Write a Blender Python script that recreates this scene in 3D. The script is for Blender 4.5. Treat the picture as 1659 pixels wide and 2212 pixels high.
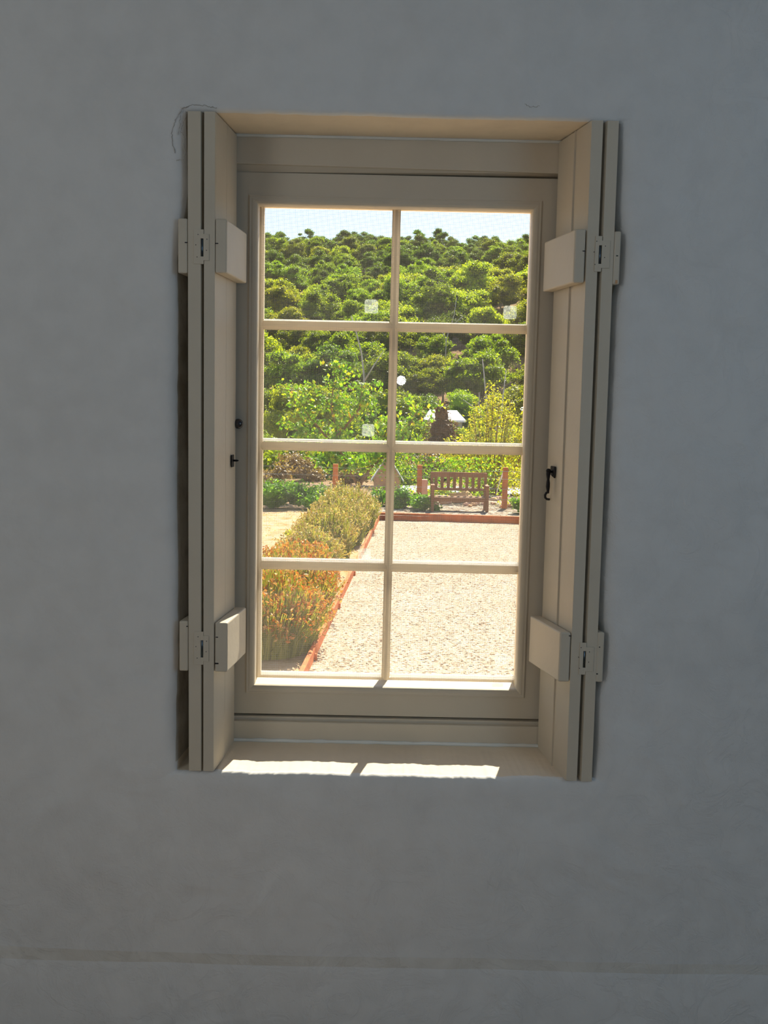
import bpy, bmesh, math, random
import numpy as np
from mathutils import Vector, Matrix, noise

for o in list(bpy.data.objects): bpy.data.objects.remove(o)
SC = bpy.context.scene
COL = SC.collection

# ------------------------------------------------------------------ camera
F, PITCH, ROLL, YAW = 2145.3, 0.10389, 0.02105, 0.00268
fw = Vector((math.sin(YAW)*math.cos(PITCH), math.cos(YAW)*math.cos(PITCH), -math.sin(PITCH)))
rt = Vector((math.cos(YAW), -math.sin(YAW), 0)); up = rt.cross(fw)
r2 = rt*math.cos(ROLL)+up*math.sin(ROLL); u2 = -rt*math.sin(ROLL)+up*math.cos(ROLL)
cd = bpy.data.cameras.new('camera'); cam = bpy.data.objects.new('camera', cd); COL.objects.link(cam)
cam.matrix_world = Matrix(((r2.x, u2.x, -fw.x, 0), (r2.y, u2.y, -fw.y, -2.3), (r2.z, u2.z, -fw.z, 1.62), (0, 0, 0, 1)))
cd.sensor_fit = 'VERTICAL'; cd.sensor_height = 24; cd.lens = 24*F/2212
cd.clip_start = .01; cd.clip_end = 1000
SC.camera = cam

# ------------------------------------------------------------------ light and exposure
SUN_DIR = Vector((-.262, -1, -1.2)).normalized()
elev = math.asin(-SUN_DIR.z)
w = bpy.data.worlds.new('sky'); SC.world = w; w.use_nodes = True
nt = w.node_tree; nt.nodes.clear()
sky = nt.nodes.new('ShaderNodeTexSky'); sky.sky_type = 'NISHITA'; sky.sun_disc = False
sky.sun_elevation = elev; sky.sun_rotation = math.atan2(.262, 1); sky.air_density = 1.0; sky.dust_density = .6; sky.ozone_density = 1.5
bg = nt.nodes.new('ShaderNodeBackground'); bg.inputs[1].default_value = .225
wo = nt.nodes.new('ShaderNodeOutputWorld')
hs = nt.nodes.new('ShaderNodeHueSaturation'); hs.inputs['Saturation'].default_value = .9
nt.links.new(sky.outputs[0], hs.inputs['Color']); nt.links.new(hs.outputs[0], bg.inputs[0]); nt.links.new(bg.outputs[0], wo.inputs[0])

def light(name, kind, loc, energy, color, target=None, size=(1, 1), dirv=None):
    l = bpy.data.lights.new(name, kind); l.energy = energy; l.color = color
    o = bpy.data.objects.new(name, l); COL.objects.link(o); o.location = loc
    if kind == 'AREA': l.shape = 'RECTANGLE'; l.size, l.size_y = size
    if target is not None: dirv = Vector(target)-Vector(loc)
    if dirv is not None: o.rotation_euler = dirv.to_track_quat('-Z', 'Y').to_euler()
    return o
s = light('sun', 'SUN', (6, 20, 30), 13.5, (1, .90, .72), dirv=SUN_DIR); s.data.angle = math.radians(.53)
# right: daylight from an unseen opening; left: neutral lamp added to light the wall
light('side_window_daylight', 'AREA', (2.35, -2.6, 1.95), 9.8, (.43, .72, 1), (-.2, 0, 1.7), (1.2, 1.2))
light('left_fill_light', 'AREA', (-2.35, -3.2, 1.95), 13.8, (.98, .99, .955), (0, 0, 1.8), (1.2, 1.4))
# the camera's own flash, seen as a star in the glass
fl = light('camera_flash', 'POINT', (.088, -2.3, 1.765), 2.2, (.86, .9, 1)); fl.data.shadow_soft_size = .024

vs = SC.view_settings; vs.view_transform = 'Standard'; vs.look = 'None'; vs.gamma = 1; vs.use_curve_mapping = False
vs.exposure = 0.27

# ------------------------------------------------------------------ materials
def newmat(name):
    m = bpy.data.materials.new(name); m.use_nodes = True; t = m.node_tree
    b = t.nodes['Principled BSDF']; b.inputs['Specular IOR Level'].default_value = .3
    return m, t, b
def node(t, typ, **kw):
    n = t.nodes.new(typ)
    for k, v in kw.items():
        if k in n.inputs.keys(): n.inputs[k].default_value = v
        else: setattr(n, k, v)
    return n
def ramp(t, stops):
    n = t.nodes.new('ShaderNodeValToRGB'); e = n.color_ramp.elements
    while len(e) < len(stops): e.new(.5)
    for el, (p, c) in zip(e, stops): el.position = p; el.color = (*c, 1)
    return n
def coords(t):
    g = t.nodes.new('ShaderNodeNewGeometry'); return g.outputs['Position']
def simple(name, col, rough=.6, var=.06, scale=20, bump=0, metal=0, bscale=None, spec=.3):
    m, t, b = newmat(name); p = t.nodes.new('ShaderNodeTexCoord').outputs['Object']
    n = node(t, 'ShaderNodeTexNoise', Scale=scale, Detail=5.0); t.links.new(p, n.inputs['Vector'])
    r = ramp(t, [(.3, tuple(c*(1-var) for c in col)), (.7, tuple(min(1, c*(1+var)) for c in col))])
    t.links.new(n.outputs[0], r.inputs[0]); t.links.new(r.outputs[0], b.inputs['Base Color'])
    b.inputs['Roughness'].default_value = rough; b.inputs['Metallic'].default_value = metal
    b.inputs['Specular IOR Level'].default_value = spec
    if bump:
        n2 = node(t, 'ShaderNodeTexNoise', Scale=bscale or scale*3, Detail=6.0); t.links.new(p, n2.inputs['Vector'])
        bp = node(t, 'ShaderNodeBump', Strength=bump, Distance=.01)
        t.links.new(n2.outputs[0], bp.inputs['Height']); t.links.new(bp.outputs[0], b.inputs['Normal'])
    return m
def plaster(name, col, dirt=None, amt=1.0):
    m, t, b = newmat(name); p = coords(t)
    a = node(t, 'ShaderNodeTexNoise', Scale=1.6, Detail=4.0); t.links.new(p, a.inputs['Vector'])
    c2 = node(t, 'ShaderNodeTexNoise', Scale=14.0, Detail=6.0); t.links.new(p, c2.inputs['Vector'])
    mx = node(t, 'ShaderNodeMath', operation='ADD'); t.links.new(a.outputs[0], mx.inputs[0]); t.links.new(c2.outputs[0], mx.inputs[1])
    hv = node(t, 'ShaderNodeMath', operation='MULTIPLY'); hv.inputs[1].default_value = .5; t.links.new(mx.outputs[0], hv.inputs[0])
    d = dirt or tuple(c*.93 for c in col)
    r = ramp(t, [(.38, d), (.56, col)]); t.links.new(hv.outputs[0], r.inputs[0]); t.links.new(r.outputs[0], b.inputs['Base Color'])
    b.inputs['Roughness'].default_value = .9; b.inputs['Specular IOR Level'].default_value = .1
    # rough plaster: broad trowel waves, fine grain, sharper nicks towards the right and below
    n1 = node(t, 'ShaderNodeTexNoise', Scale=5.0, Detail=3.0, Distortion=.6); t.links.new(p, n1.inputs['Vector'])
    n2 = node(t, 'ShaderNodeTexNoise', Scale=55.0, Detail=5.0); t.links.new(p, n2.inputs['Vector'])
    n3 = node(t, 'ShaderNodeTexNoise', Scale=9.0, Detail=8.0, Roughness=.65, Distortion=1.2); t.links.new(p, n3.inputs['Vector'])
    r3 = ramp(t, [(.44, (1, 1, 1)), (.5, (.2, .2, .2)), (.53, (.9, .9, .9))]); t.links.new(n3.outputs[0], r3.inputs[0])
    sx = t.nodes.new('ShaderNodeSeparateXYZ'); t.links.new(p, sx.inputs[0])
    # mask: stronger nicks where x grows and z falls
    ma = node(t, 'ShaderNodeMapRange'); ma.inputs[1].default_value = .3; ma.inputs[2].default_value = 1.1; t.links.new(sx.outputs[0], ma.inputs[0])
    mb = node(t, 'ShaderNodeMapRange'); mb.inputs[1].default_value = .9; mb.inputs[2].default_value = .1; t.links.new(sx.outputs[2], mb.inputs[0])
    mm = node(t, 'ShaderNodeMath', operation='MAXIMUM'); t.links.new(ma.outputs[0], mm.inputs[0]); t.links.new(mb.outputs[0], mm.inputs[1])
    mp = node(t, 'ShaderNodeMath', operation='MULTIPLY'); t.links.new(mm.outputs[0], mp.inputs[0]); t.links.new(r3.outputs[0], mp.inputs[1])
    b1 = node(t, 'ShaderNodeBump', Strength=.5*amt, Distance=.03); t.links.new(n1.outputs[0], b1.inputs['Height'])
    b2 = node(t, 'ShaderNodeBump', Strength=.35*amt, Distance=.0035); t.links.new(n2.outputs[0], b2.inputs['Height']); t.links.new(b1.outputs[0], b2.inputs['Normal'])
    b3 = node(t, 'ShaderNodeBump', Strength=.32*amt, Distance=.006); t.links.new(mp.outputs[0], b3.inputs['Height']); t.links.new(b2.outputs[0], b3.inputs['Normal'])
    t.links.new(b3.outputs[0], b.inputs['Normal'])
    return m
def leafmat(name, stops, trans=.5, gloss=.35, tcol=None, vary=0):
    m, t, b = newmat(name); g = t.nodes.new('ShaderNodeNewGeometry')
    r0_ = ramp(t, stops); t.links.new(g.outputs['Random Per Island'], r0_.inputs[0])
    oi = t.nodes.new('ShaderNodeObjectInfo'); r = t.nodes.new('ShaderNodeHueSaturation')
    if vary:
        for sock, lo, hi in (('Value', 1-vary, 1+vary*.6), ('Hue', .5-vary*.07, .5+vary*.02)):
            mr = node(t, 'ShaderNodeMapRange'); mr.inputs[3].default_value = lo; mr.inputs[4].default_value = hi
            t.links.new(oi.outputs['Random'], mr.inputs[0]); t.links.new(mr.outputs[0], r.inputs[sock])
    t.links.new(r0_.outputs[0], r.inputs['Color'])
    t.links.new(r.outputs[0], b.inputs['Base Color']); b.inputs['Roughness'].default_value = .45
    b.inputs['Specular IOR Level'].default_value = gloss
    tr = t.nodes.new('ShaderNodeBsdfTranslucent')
    mul = node(t, 'ShaderNodeMixRGB', blend_type='MULTIPLY'); mul.inputs[0].default_value = 1
    mul.inputs[2].default_value = (*(tcol or (1.75, 1.75, .55)), 1)
    t.links.new(r.outputs[0], mul.inputs[1]); t.links.new(mul.outputs[0], tr.inputs[0])
    mx = node(t, 'ShaderNodeMixShader'); mx.inputs[0].default_value = trans
    t.links.new(b.outputs[0], mx.inputs[1]); t.links.new(tr.outputs[0], mx.inputs[2])
    t.links.new(mx.outputs[0], t.nodes['Material Output'].inputs[0])
    return m
M = {}
M['plaster'] = plaster('wall_plaster', (.77, .77, .765))
M['stained_shaded'] = plaster('stained_shaded_plaster', (.56, .53, .47), (.34, .30, .24), 1.6)  # stain plus the shade of the shutter gap, both put into the colour
M['recess'] = plaster('cream_recess_plaster', (.78, .69, .56), None, .5)
M['plinth_dust'] = plaster('dusty_plinth_plaster', (.72, .70, .66), (.63, .60, .55), 1.2)
M['crack'] = plaster('cracked_plaster_edge', (.5, .48, .45), (.36, .32, .28), 1.0)
M['floor'] = simple('floor_boards', (.34, .24, .15), .6, .2, 6)
M['paint'] = simple('cream_paint', (.63, .565, .46), .5, .025, 9, .06, bscale=60)
M['caulk'] = simple('white_caulk', (.78, .79, .76), .5, .02, 9)
M['bolt'] = simple('dark_screw', (.03, .03, .035), .5, .1, 20, metal=.3)
M['pin'] = simple('hinge_pin_steel', (.12, .16, .2), .25, .2, 200, metal=1)
M['iron'] = simple('black_iron', (.018, .016, .018), .42, .3, 60, .2, bscale=200, metal=.3)
M['knob'] = simple('dark_knob', (.02, .022, .03), .15, .1, 20, spec=.7)
M['sash'] = simple('sash_paint', (.72, .62, .46), .5, .04, 12)
M['wire'] = simple('screen_wire', (.55, .5, .44), .6, .1, 9)
M['gravel'] = None

def gravelmat(name, stops, scale, bump=.7):
    m, t, b = newmat(name); p = coords(t)
    v = node(t, 'ShaderNodeTexVoronoi', Scale=scale); t.links.new(p, v.inputs['Vector'])
    sp = t.nodes.new('ShaderNodeSeparateColor'); t.links.new(v.outputs['Color'], sp.inputs[0])
    r = ramp(t, stops); t.links.new(sp.outputs[0], r.inputs[0])
    n = node(t, 'ShaderNodeTexNoise', Scale=.9, Detail=5.0); t.links.new(p, n.inputs['Vector'])
    rn = ramp(t, [(.3, (.86, .84, .8)), (.7, (1, 1, 1))]); t.links.new(n.outputs[0], rn.inputs[0])
    mu = node(t, 'ShaderNodeMixRGB', blend_type='MULTIPLY'); mu.inputs[0].default_value = 1
    t.links.new(r.outputs[0], mu.inputs[1]); t.links.new(rn.outputs[0], mu.inputs[2]); t.links.new(mu.outputs[0], b.inputs['Base Color'])
    b.inputs['Roughness'].default_value = .95; b.inputs['Specular IOR Level'].default_value = .1
    bp = node(t, 'ShaderNodeBump', Strength=bump, Distance=.02); bp.invert = True
    t.links.new(v.outputs['Distance'], bp.inputs['Height']); t.links.new(bp.outputs[0], b.inputs['Normal'])
    return m
M['gravel'] = gravelmat('pale_gravel', [(0, (.06, .04, .03)), (.12, (.22, .15, .10)), (.22, (.42, .32, .23)), (.5, (.50, .40, .295)), (.82, (.62, .54, .44)), (1, (.52, .36, .24))], 42)
M['mulch'] = gravelmat('mulch_bed', [(0, (.08, .05, .04)), (.35, (.26, .2, .15)), (.7, (.42, .34, .27)), (1, (.6, .54, .46))], 14)
def earth(name, a, bcol, c, scale):
    m, t, b = newmat(name); p = coords(t)
    n = node(t, 'ShaderNodeTexNoise', Scale=scale, Detail=9.0, Roughness=.7); t.links.new(p, n.inputs['Vector'])
    r = ramp(t, [(.36, a), (.5, bcol), (.62, c)]); t.links.new(n.outputs[0], r.inputs[0]); t.links.new(r.outputs[0], b.inputs['Base Color'])
    b.inputs['Roughness'].default_value = 1; b.inputs['Specular IOR Level'].default_value = .05
    bp = node(t, 'ShaderNodeBump', Strength=.6, Distance=.05); t.links.new(n.outputs[0], bp.inputs['Height']); t.links.new(bp.outputs[0], b.inputs['Normal'])
    return m
M['lawn'] = earth('dry_lawn', (.36, .22, .09), (.55, .36, .21), (.60, .43, .29), 3.0)
M['hill'] = earth('dry_hillside', (.16, .12, .06), (.3, .2, .12), (.42, .28, .18), 1.2)
M['timber'] = simple('red_timber', (.58, .15, .04), .8, .25, 7, .3)
M['postwood'] = simple('orange_post_timber', (.60, .19, .055), .8, .2, 9, .3)
M['benchwood'] = simple('brown_bench_timber', (.27, .12, .05), .7, .2, 9, .2)
M['stone'] = simple('tan_stone', (.6, .36, .2), .9, .2, 5, .6)
M['pinkstone'] = simple('pink_stone', (.62, .38, .28), .9, .15, 12, .4)
M['concrete'] = simple('pale_concrete', (.5, .52, .55), .8, .1, 3)
M['roof'] = simple('white_metal_roof', (.8, .84, .88), .5, .04, 3)
M['shedwall'] = simple('shed_wall', (.3, .32, .3), .8, .1, 3)
M['bark'] = simple('pale_bark', (.52, .46, .4), .8, .25, 3)
M['brownbark'] = simple('brown_bark', (.28, .15, .07), .9, .25, 8)
M['white'] = simple('white_plastic', (.85, .85, .83), .4, .03, 9)
def glassm():
    m, t, b = newmat('window_glass'); t.nodes.remove(b)
    tr = t.nodes.new('ShaderNodeBsdfTransparent'); tr.inputs[0].default_value = (.97, .98, .975, 1)
    gl = t.nodes.new('ShaderNodeBsdfGlossy'); gl.inputs['Roughness'].default_value = 0.0
    g = t.nodes.new('ShaderNodeNewGeometry'); dt = node(t, 'ShaderNodeVectorMath', operation='DOT_PRODUCT')
    t.links.new(g.outputs['Incoming'], dt.inputs[0]); t.links.new(g.outputs['Normal'], dt.inputs[1])
    def mth(op, a, b=0.0):
        n_ = node(t, 'ShaderNodeMath', operation=op)
        for i_, q in enumerate((a, b)):
            if isinstance(q, (int, float)): n_.inputs[i_].default_value = q
            else: t.links.new(q, n_.inputs[i_])
        return n_.outputs[0]
    q = mth('SUBTRACT', 1.0, mth('ABSOLUTE', dt.outputs['Value']))
    sc = node(t, 'ShaderNodeMath', operation='MULTIPLY_ADD'); t.links.new(mth('POWER', q, 5.0), sc.inputs[0]); sc.inputs[1].default_value = .95; sc.inputs[2].default_value = .045
    mx = t.nodes.new('ShaderNodeMixShader'); t.links.new(sc.outputs[0], mx.inputs[0]); t.links.new(tr.outputs[0], mx.inputs[1]); t.links.new(gl.outputs[0], mx.inputs[2])
    t.links.new(mx.outputs[0], t.nodes['Material Output'].inputs[0]); return m
M['glass'] = glassm()
def stickerm():
    m, t, b = newmat('frosted_sticker'); b.inputs['Base Color'].default_value = (.75, .85, .8, 1); b.inputs['Roughness'].default_value = .5
    p = t.nodes.new('ShaderNodeTexCoord').outputs['Object']
    tr = t.nodes.new('ShaderNodeBsdfTransparent'); mx = t.nodes.new('ShaderNodeMixShader')
    tl = t.nodes.new('ShaderNodeBsdfTranslucent'); tl.inputs[0].default_value = (.8, .9, .85, 1)
    m2 = t.nodes.new('ShaderNodeMixShader'); m2.inputs[0].default_value = .5; t.links.new(b.outputs[0], m2.inputs[1]); t.links.new(tl.outputs[0], m2.inputs[2])
    n = node(t, 'ShaderNodeTexNoise', Scale=160.0, Detail=3.0); t.links.new(p, n.inputs['Vector'])
    r = ramp(t, [(.4, (.12, .12, .12)), (.6, (.26, .26, .26))]); t.links.new(n.outputs[0], r.inputs[0]); t.links.new(r.outputs[0], mx.inputs[0])
    t.links.new(tr.outputs[0], mx.inputs[1]); t.links.new(m2.outputs[0], mx.inputs[2]); t.links.new(mx.outputs[0], t.nodes['Material Output'].inputs[0]); return m
M['sticker'] = stickerm()
M['strip'] = leafmat('white_sunlit_line', [(0, (.85, .85, .86)), (1, (.88, .87, .86))], .65, .4, (1, 1, 1))  # for the added strips that show as sunlit lines
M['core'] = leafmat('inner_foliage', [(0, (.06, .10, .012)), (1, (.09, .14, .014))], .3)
M['gum_dark'] = leafmat('dark_gum_leaves', [(0, (.045, .10, .012)), (.5, (.105, .18, .014)), (1, (.20, .28, .02))], .55, vary=.3)
M['gum_mid'] = leafmat('olive_gum_leaves', [(0, (.08, .15, .008)), (.5, (.18, .275, .010)), (1, (.36, .44, .02))], .58, vary=.35)
M['gum_light'] = leafmat('yellow_gum_leaves', [(0, (.13, .21, .008)), (.5, (.31, .38, .012)), (1, (.54, .57, .02))], .58, vary=.3)
M['fruit'] = leafmat('bright_fruit_leaves', [(0, (.06, .15, .01)), (.5, (.18, .36, .012)), (.93, (.44, .56, .02)), (1, (.85, .5, .04))], .5, .5)
M['yellowleaf'] = leafmat('yellow_green_leaves', [(0, (.20, .25, .012)), (.6, (.42, .42, .02)), (1, (.66, .54, .05))], .55, .5)
M['shrub'] = leafmat('green_shrub_leaves', [(0, (.04, .12, .01)), (.5, (.11, .27, .012)), (1, (.25, .42, .02))], .5, .4)
M['russet'] = leafmat('russet_leaves', [(0, (.07, .035, .015)), (.5, (.16, .08, .025)), (1, (.26, .14, .04))], .3)
M['dry'] = leafmat('dry_scrub', [(0, (.14, .1, .04)), (.5, (.3, .2, .1)), (1, (.42, .3, .16))], .3)
M['dryg'] = leafmat('lawn_wisps', [(0, (.4, .3, .12)), (1, (.62, .46, .24))], .3)
M['stalk'] = leafmat('lavender_stalks', [(0, (.12, .16, .015)), (.5, (.24, .26, .03)), (1, (.42, .38, .09))], .45, .2, (1.35, 1.35, .45))
M['head'] = leafmat('orange_seed_heads', [(0, (.4, .11, .015)), (.5, (.6, .24, .03)), (1, (.75, .5, .2))], .4, .2, (1.25, 1.1, .5))
M['head_pale'] = leafmat('pale_seed_heads', [(0, (.34, .2, .05)), (.5, (.5, .36, .14)), (1, (.68, .58, .32))], .4, .2, (1.25, 1.2, .6))

# ------------------------------------------------------------------ helpers
def tag(o, label=None, cat=None, group=None, kind=None):
    if label: o['label'] = label
    if cat: o['category'] = cat
    if group: o['group'] = group
    if kind: o['kind'] = kind
    return o
def empty(name, loc=(0, 0, 0), **k):
    o = bpy.data.objects.new(name, None); COL.objects.link(o); o.location = loc; o.empty_display_size = .1
    return tag(o, **k)
class MB:
    def __init__(s): s.v = []; s.f = []; s.mi = []
    def add(s, vs_, fs_, mi=0):
        n = len(s.v); s.v += [tuple(p) for p in vs_]; s.f += [tuple(i+n for i in f) for f in fs_]; s.mi += [mi]*len(fs_); return s
    def hexa(s, a, b, mi=0):   # two quads (bottom, top), same winding
        return s.add(list(a)+list(b), [(3, 2, 1, 0), (4, 5, 6, 7), (0, 1, 5, 4), (1, 2, 6, 5), (2, 3, 7, 6), (3, 0, 4, 7)], mi)
    def box(s, x0, x1, y0, y1, z0, z1, mi=0):
        return s.hexa([(x0, y0, z0), (x1, y0, z0), (x1, y1, z0), (x0, y1, z0)], [(x0, y0, z1), (x1, y0, z1), (x1, y1, z1), (x0, y1, z1)], mi)
    def tube(s, pts, rad, n=8, mi=0):
        pts = [Vector(p) for p in pts]; rings = []
        if not hasattr(rad, '__len__'): rad = [rad]*len(pts)
        ref = None
        for i, p in enumerate(pts):
            d = (pts[min(i+1, len(pts)-1)]-pts[max(i-1, 0)]).normalized()
            if ref is None: ref = d.orthogonal().normalized()
            ref = (ref-d*ref.dot(d)).normalized(); q = d.cross(ref)
            rings.append([p+(ref*math.cos(2*math.pi*k/n)+q*math.sin(2*math.pi*k/n))*rad[i] for k in range(n)])
        vv = [v for r in rings for v in r]; ff = []
        for i in range(len(pts)-1):
            for k in range(n): ff.append((i*n+k, i*n+(k+1) % n, (i+1)*n+(k+1) % n, (i+1)*n+k))
        ff.append(tuple(range(n-1, -1, -1))); ff.append(tuple((len(pts)-1)*n+k for k in range(n)))
        return s.add(vv, ff, mi)
    def sphere(s, c, r, sc=(1, 1, 1), n=12, mi=0):
        c = Vector(c); pts = [(0, 0, -1)]; ff = []
        for i in range(1, n//2):
            t = math.pi*i/(n//2)
            for k in range(n): pts.append((math.sin(t)*math.cos(2*math.pi*k/n), math.sin(t)*math.sin(2*math.pi*k/n), -math.cos(t)))
        pts.append((0, 0, 1)); R = n//2-1
        for k in range(n):
            ff.append((0, 1+(k+1) % n, 1+k)); ff.append((len(pts)-1, 1+(R-1)*n+k, 1+(R-1)*n+(k+1) % n))
            for i in range(R-1): ff.append((1+i*n+k, 1+i*n+(k+1) % n, 1+(i+1)*n+(k+1) % n, 1+(i+1)*n+k))
        return s.add([c+Vector((p[0]*sc[0], p[1]*sc[1], p[2]*sc[2]))*r for p in pts], ff, mi)
    def build(s, name, mats, parent=None, bevel=0, smooth=False, seg=2, **k):
        me = bpy.data.meshes.new(name); me.from_pydata(s.v, [], s.f)
        mats = mats if isinstance(mats, (list, tuple)) else [mats]
        for m in mats: me.materials.append(m)
        me.polygons.foreach_set('material_index', s.mi)
        if smooth: me.polygons.foreach_set('use_smooth', [True]*len(s.f))
        me.update()
        o = bpy.data.objects.new(name, me); COL.objects.link(o)
        if parent: o.parent = parent
        if bevel:
            b = o.modifiers.new('bevel', 'BEVEL'); b.width = bevel; b.segments = seg; b.limit_method = 'ANGLE'; b.harden_normals = False
        return tag(o, **k)
def frame_sweep(prof, x0, x1, z0, z1):
    """mitred rectangular frame; prof = [(inset, y)] open profile."""
    mb = MB(); n = len(prof); v = []
    for (cx, cz, sx, sz) in ((x0, z0, 1, 1), (x1, z0, -1, 1), (x1, z1, -1, -1), (x0, z1, 1, -1)):
        for d, y in prof: v.append((cx+sx*d, y, cz+sz*d))
    f = []
    for k in range(4):
        for i in range(n-1):
            a, b = k*n+i, k*n+i+1; c, d = ((k+1) % 4)*n+i+1, ((k+1) % 4)*n+i
            f.append((a, d, c, b))
    return mb.add(v, f)
def nz(x, y=0, z=0): return noise.noise(Vector((x, y, z)))

# ------------------------------------------------------------------ room shell
def loop_rect(x0, x1, z0, z1, nh=260, nv=220):
    p = []
    for i in range(nh): p.append((x0+(x1-x0)*i/nh, z0))
    for i in range(nv): p.append((x1, z0+(z1-z0)*i/nv))
    for i in range(nh): p.append((x1-(x1-x0)*i/nh, z1))
    for i in range(nv): p.append((x0, z1-(z1-z0)*i/nv))
    return p
NH, NV = 260, 220
def opening(off, y, fx):
    """front loop of the plastered hole, offset outwards, wobbling like hand plaster"""
    out = []
    base = loop_rect(0, 1, 0, 1)
    for (u, v) in base:
        z = .7465+(2.2725-.7465)*v
        lx = -.474 + .0215*max(0, min(1, (z-1.95)/.15)) - .006*max(0, min(1, (1.0-z)/.2))
        bt = max(math.exp(-((z-1.97)/.075)**4), math.exp(-((z-1.047)/.075)**4)); rx = .5185+.001*(2.2-z)+.013*bt-.003*max(0, min(1, (z-2.1)/.1))
        x = lx+(rx-lx)*u
        zz = z
        if v == 0: zz += .0035*nz(x*9, 3.1)+.0022*nz(x*45, 1.7)+.0014*nz(x*120, 6.7)
        if v == 1: zz += .003*nz(x*7, 8.1)+.0015*nz(x*35, 5.7)-.003*(x+.45)
        xx = x
        if u == 0: xx += .004*nz(z*6, 2.2)+.002*nz(z*25, 9)
        if u == 1: xx += .004*nz(z*6, 7.2)+.002*nz(z*25, 4)
        if u == 0 or u == 1 or v == 0 or v == 1:
            dx = -off if u == 0 else off if u == 1 else 0
            dz = -off if v == 0 else off if v == 1 else 0
            fac = .35 if abs(off) < .035 else 1      # head and sill edges stay crisper than the jambs
            xx += dx if dx else (u-.5)*2*off
            zz += (dz if dz else (v-.5)*2*off)*fac
        edge = min(1, min(v, 1-v)*1.526/.09)
        out.append((xx, y*(.35+.65*edge) if y < .04 else y, zz))
    return out
def back(x0, x1, z0, z1, y): return [(x, y, z) for x, z in loop_rect(x0, x1, z0, z1)]
def front_big(y): return [(x, y, z) for x, z in loop_rect(-2.6, 2.6, 0, 3.0)]
loops = [front_big(0), opening(.35, 0, 0), opening(.12, 0, 0), opening(.04, 0, 0), opening(.03, .001, 0), opening(.018, .005, 0), opening(.010, .011, 0), opening(.004, .020, 0), opening(.001, .028, 0), opening(0, .036, 0)]
o0 = opening(-.002, .046, 0); bk = back(-.45, .497, .7635, 2.2715, .19)
for t_ in (.12, .3, .55, .8, 1):
    loops.append([tuple(a[i]*(1-t_)+b[i]*t_ for i in range(3)) for a, b in zip(o0, bk)])
loops.append(back(-.45, .497, .7635, 2.2715, .345)); loops.append(front_big(.345))
mb = MB(); N = 2*(NH+NV)
for L in loops: mb.v += [tuple(p) for p in L]
for i in range(len(loops)-1):
    for k in range(N):
        k2 = (k+1) % N
        mb.f.append((i*N+k, i*N+k2, (i+1)*N+k2, (i+1)*N+k))
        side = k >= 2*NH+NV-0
        mb.mi.append(1 if (side and 7 <= i < len(loops)-2 and k < N-3) else 2 if (i >= 9 and i < len(loops)-2) else 0)  # left reveal takes the darker stain-and-shade colour
wall = mb.build('wall_front', [M['plaster'], M['stained_shaded'], M['recess']], smooth=True, kind='structure')
wall['label'] = 'hand plastered pale wall around the deep window recess'
MB().box(-2.6, 2.6, -5.2, 0, -.1, 0).build('floor', M['floor'], kind='structure')
MB().box(-2.6, 2.6, -5.2, 0, 3.0, 3.1).build('ceiling', M['plaster'], kind='structure')
MB().box(-2.7, -2.6, -5.2, .345, -.1, 3.1).build('wall_left', M['plaster'], kind='structure')
MB().box(2.6, 2.7, -5.2, .345, -.1, 3.1).build('wall_right', M['plaster'], kind='structure')
MB().box(-2.7, 2.7, -5.3, -5.2, -.1, 3.1).build('wall_back', M['plaster'], kind='structure')
# plinth with sloping dusty top
mb = MB(); nx = 160
for i in range(nx+1):
    x = -2.6+5.2*i/nx
    e = .006*nz(x*2.2, 1)+.003*nz(x*9, 4)+.016*max(0, min(1, (-x-.35)/.8))
    f = .004*nz(x*3, 6)+.002*nz(x*14, 2)
    mb.v += [(x, .001, .290+e), (x, -.0015, .280+e), (x, -.0045, .262+e*.7+f), (x, -.0085, .246+e*.5+f), (x, -.010, .12), (x, -.010, 0)]
for i in range(nx):
    for j in range(5):
        a = i*6+j; mb.f.append((a, a+1, a+7, a+6)); mb.mi.append(1 if j < 2 else 0)
mb.build('baseboard_front', [M['plaster'], M['plinth_dust']], smooth=True, kind='structure')
# cracked, patched plaster beside the top left of the opening
def crack(name, pts, r, seed):
    rnd = random.Random(seed); P = []
    for (a, b) in zip(pts[:-1], pts[1:]):
        for k in range(7):
            t = k/7; P.append((a[0]+(b[0]-a[0])*t+rnd.uniform(-.0016, .0016), -.0002, a[1]+(b[1]-a[1])*t+rnd.uniform(-.0016, .0016)))
    P.append((pts[-1][0], -.0002, pts[-1][1]))
    MB().tube(P, [r*rnd.uniform(.35, 1) for _ in P], 5).build(name, M['crack'], wall)
crack('plaster_crack', [(-.385, 2.279), (-.41, 2.284), (-.44, 2.286), (-.463, 2.277), (-.478, 2.252), (-.487, 2.225), (-.486, 2.203), (-.480, 2.18)], .0012, 1)
crack('plaster_crack', [(-.452, 2.268), (-.462, 2.245), (-.466, 2.228), (-.458, 2.214), (-.461, 2.198), (-.457, 2.18), (-.462, 2.168), (-.476, 2.163)], .001, 2)
crack('plaster_crack', [(-.466, 2.262), (-.47, 2.236), (-.473, 2.22)], .0009, 3)
crack('plaster_crack', [(.30, 2.302), (.315, 2.296), (.335, 2.299)], .0007, 5)

# ------------------------------------------------------------------ window
win = empty('window_1', (.02, .27, .76), kind='structure'); win['label'] = 'cream painted eight pane window deep in the wall'
def W(mb, name, mat, parent=win, **k):
    o = mb.build(name, mat, parent, **k); 
    if parent is win: o.matrix_parent_inverse = Matrix.Translation((-.02, -.27, -.76))
    return o
win_parts = []
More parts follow.
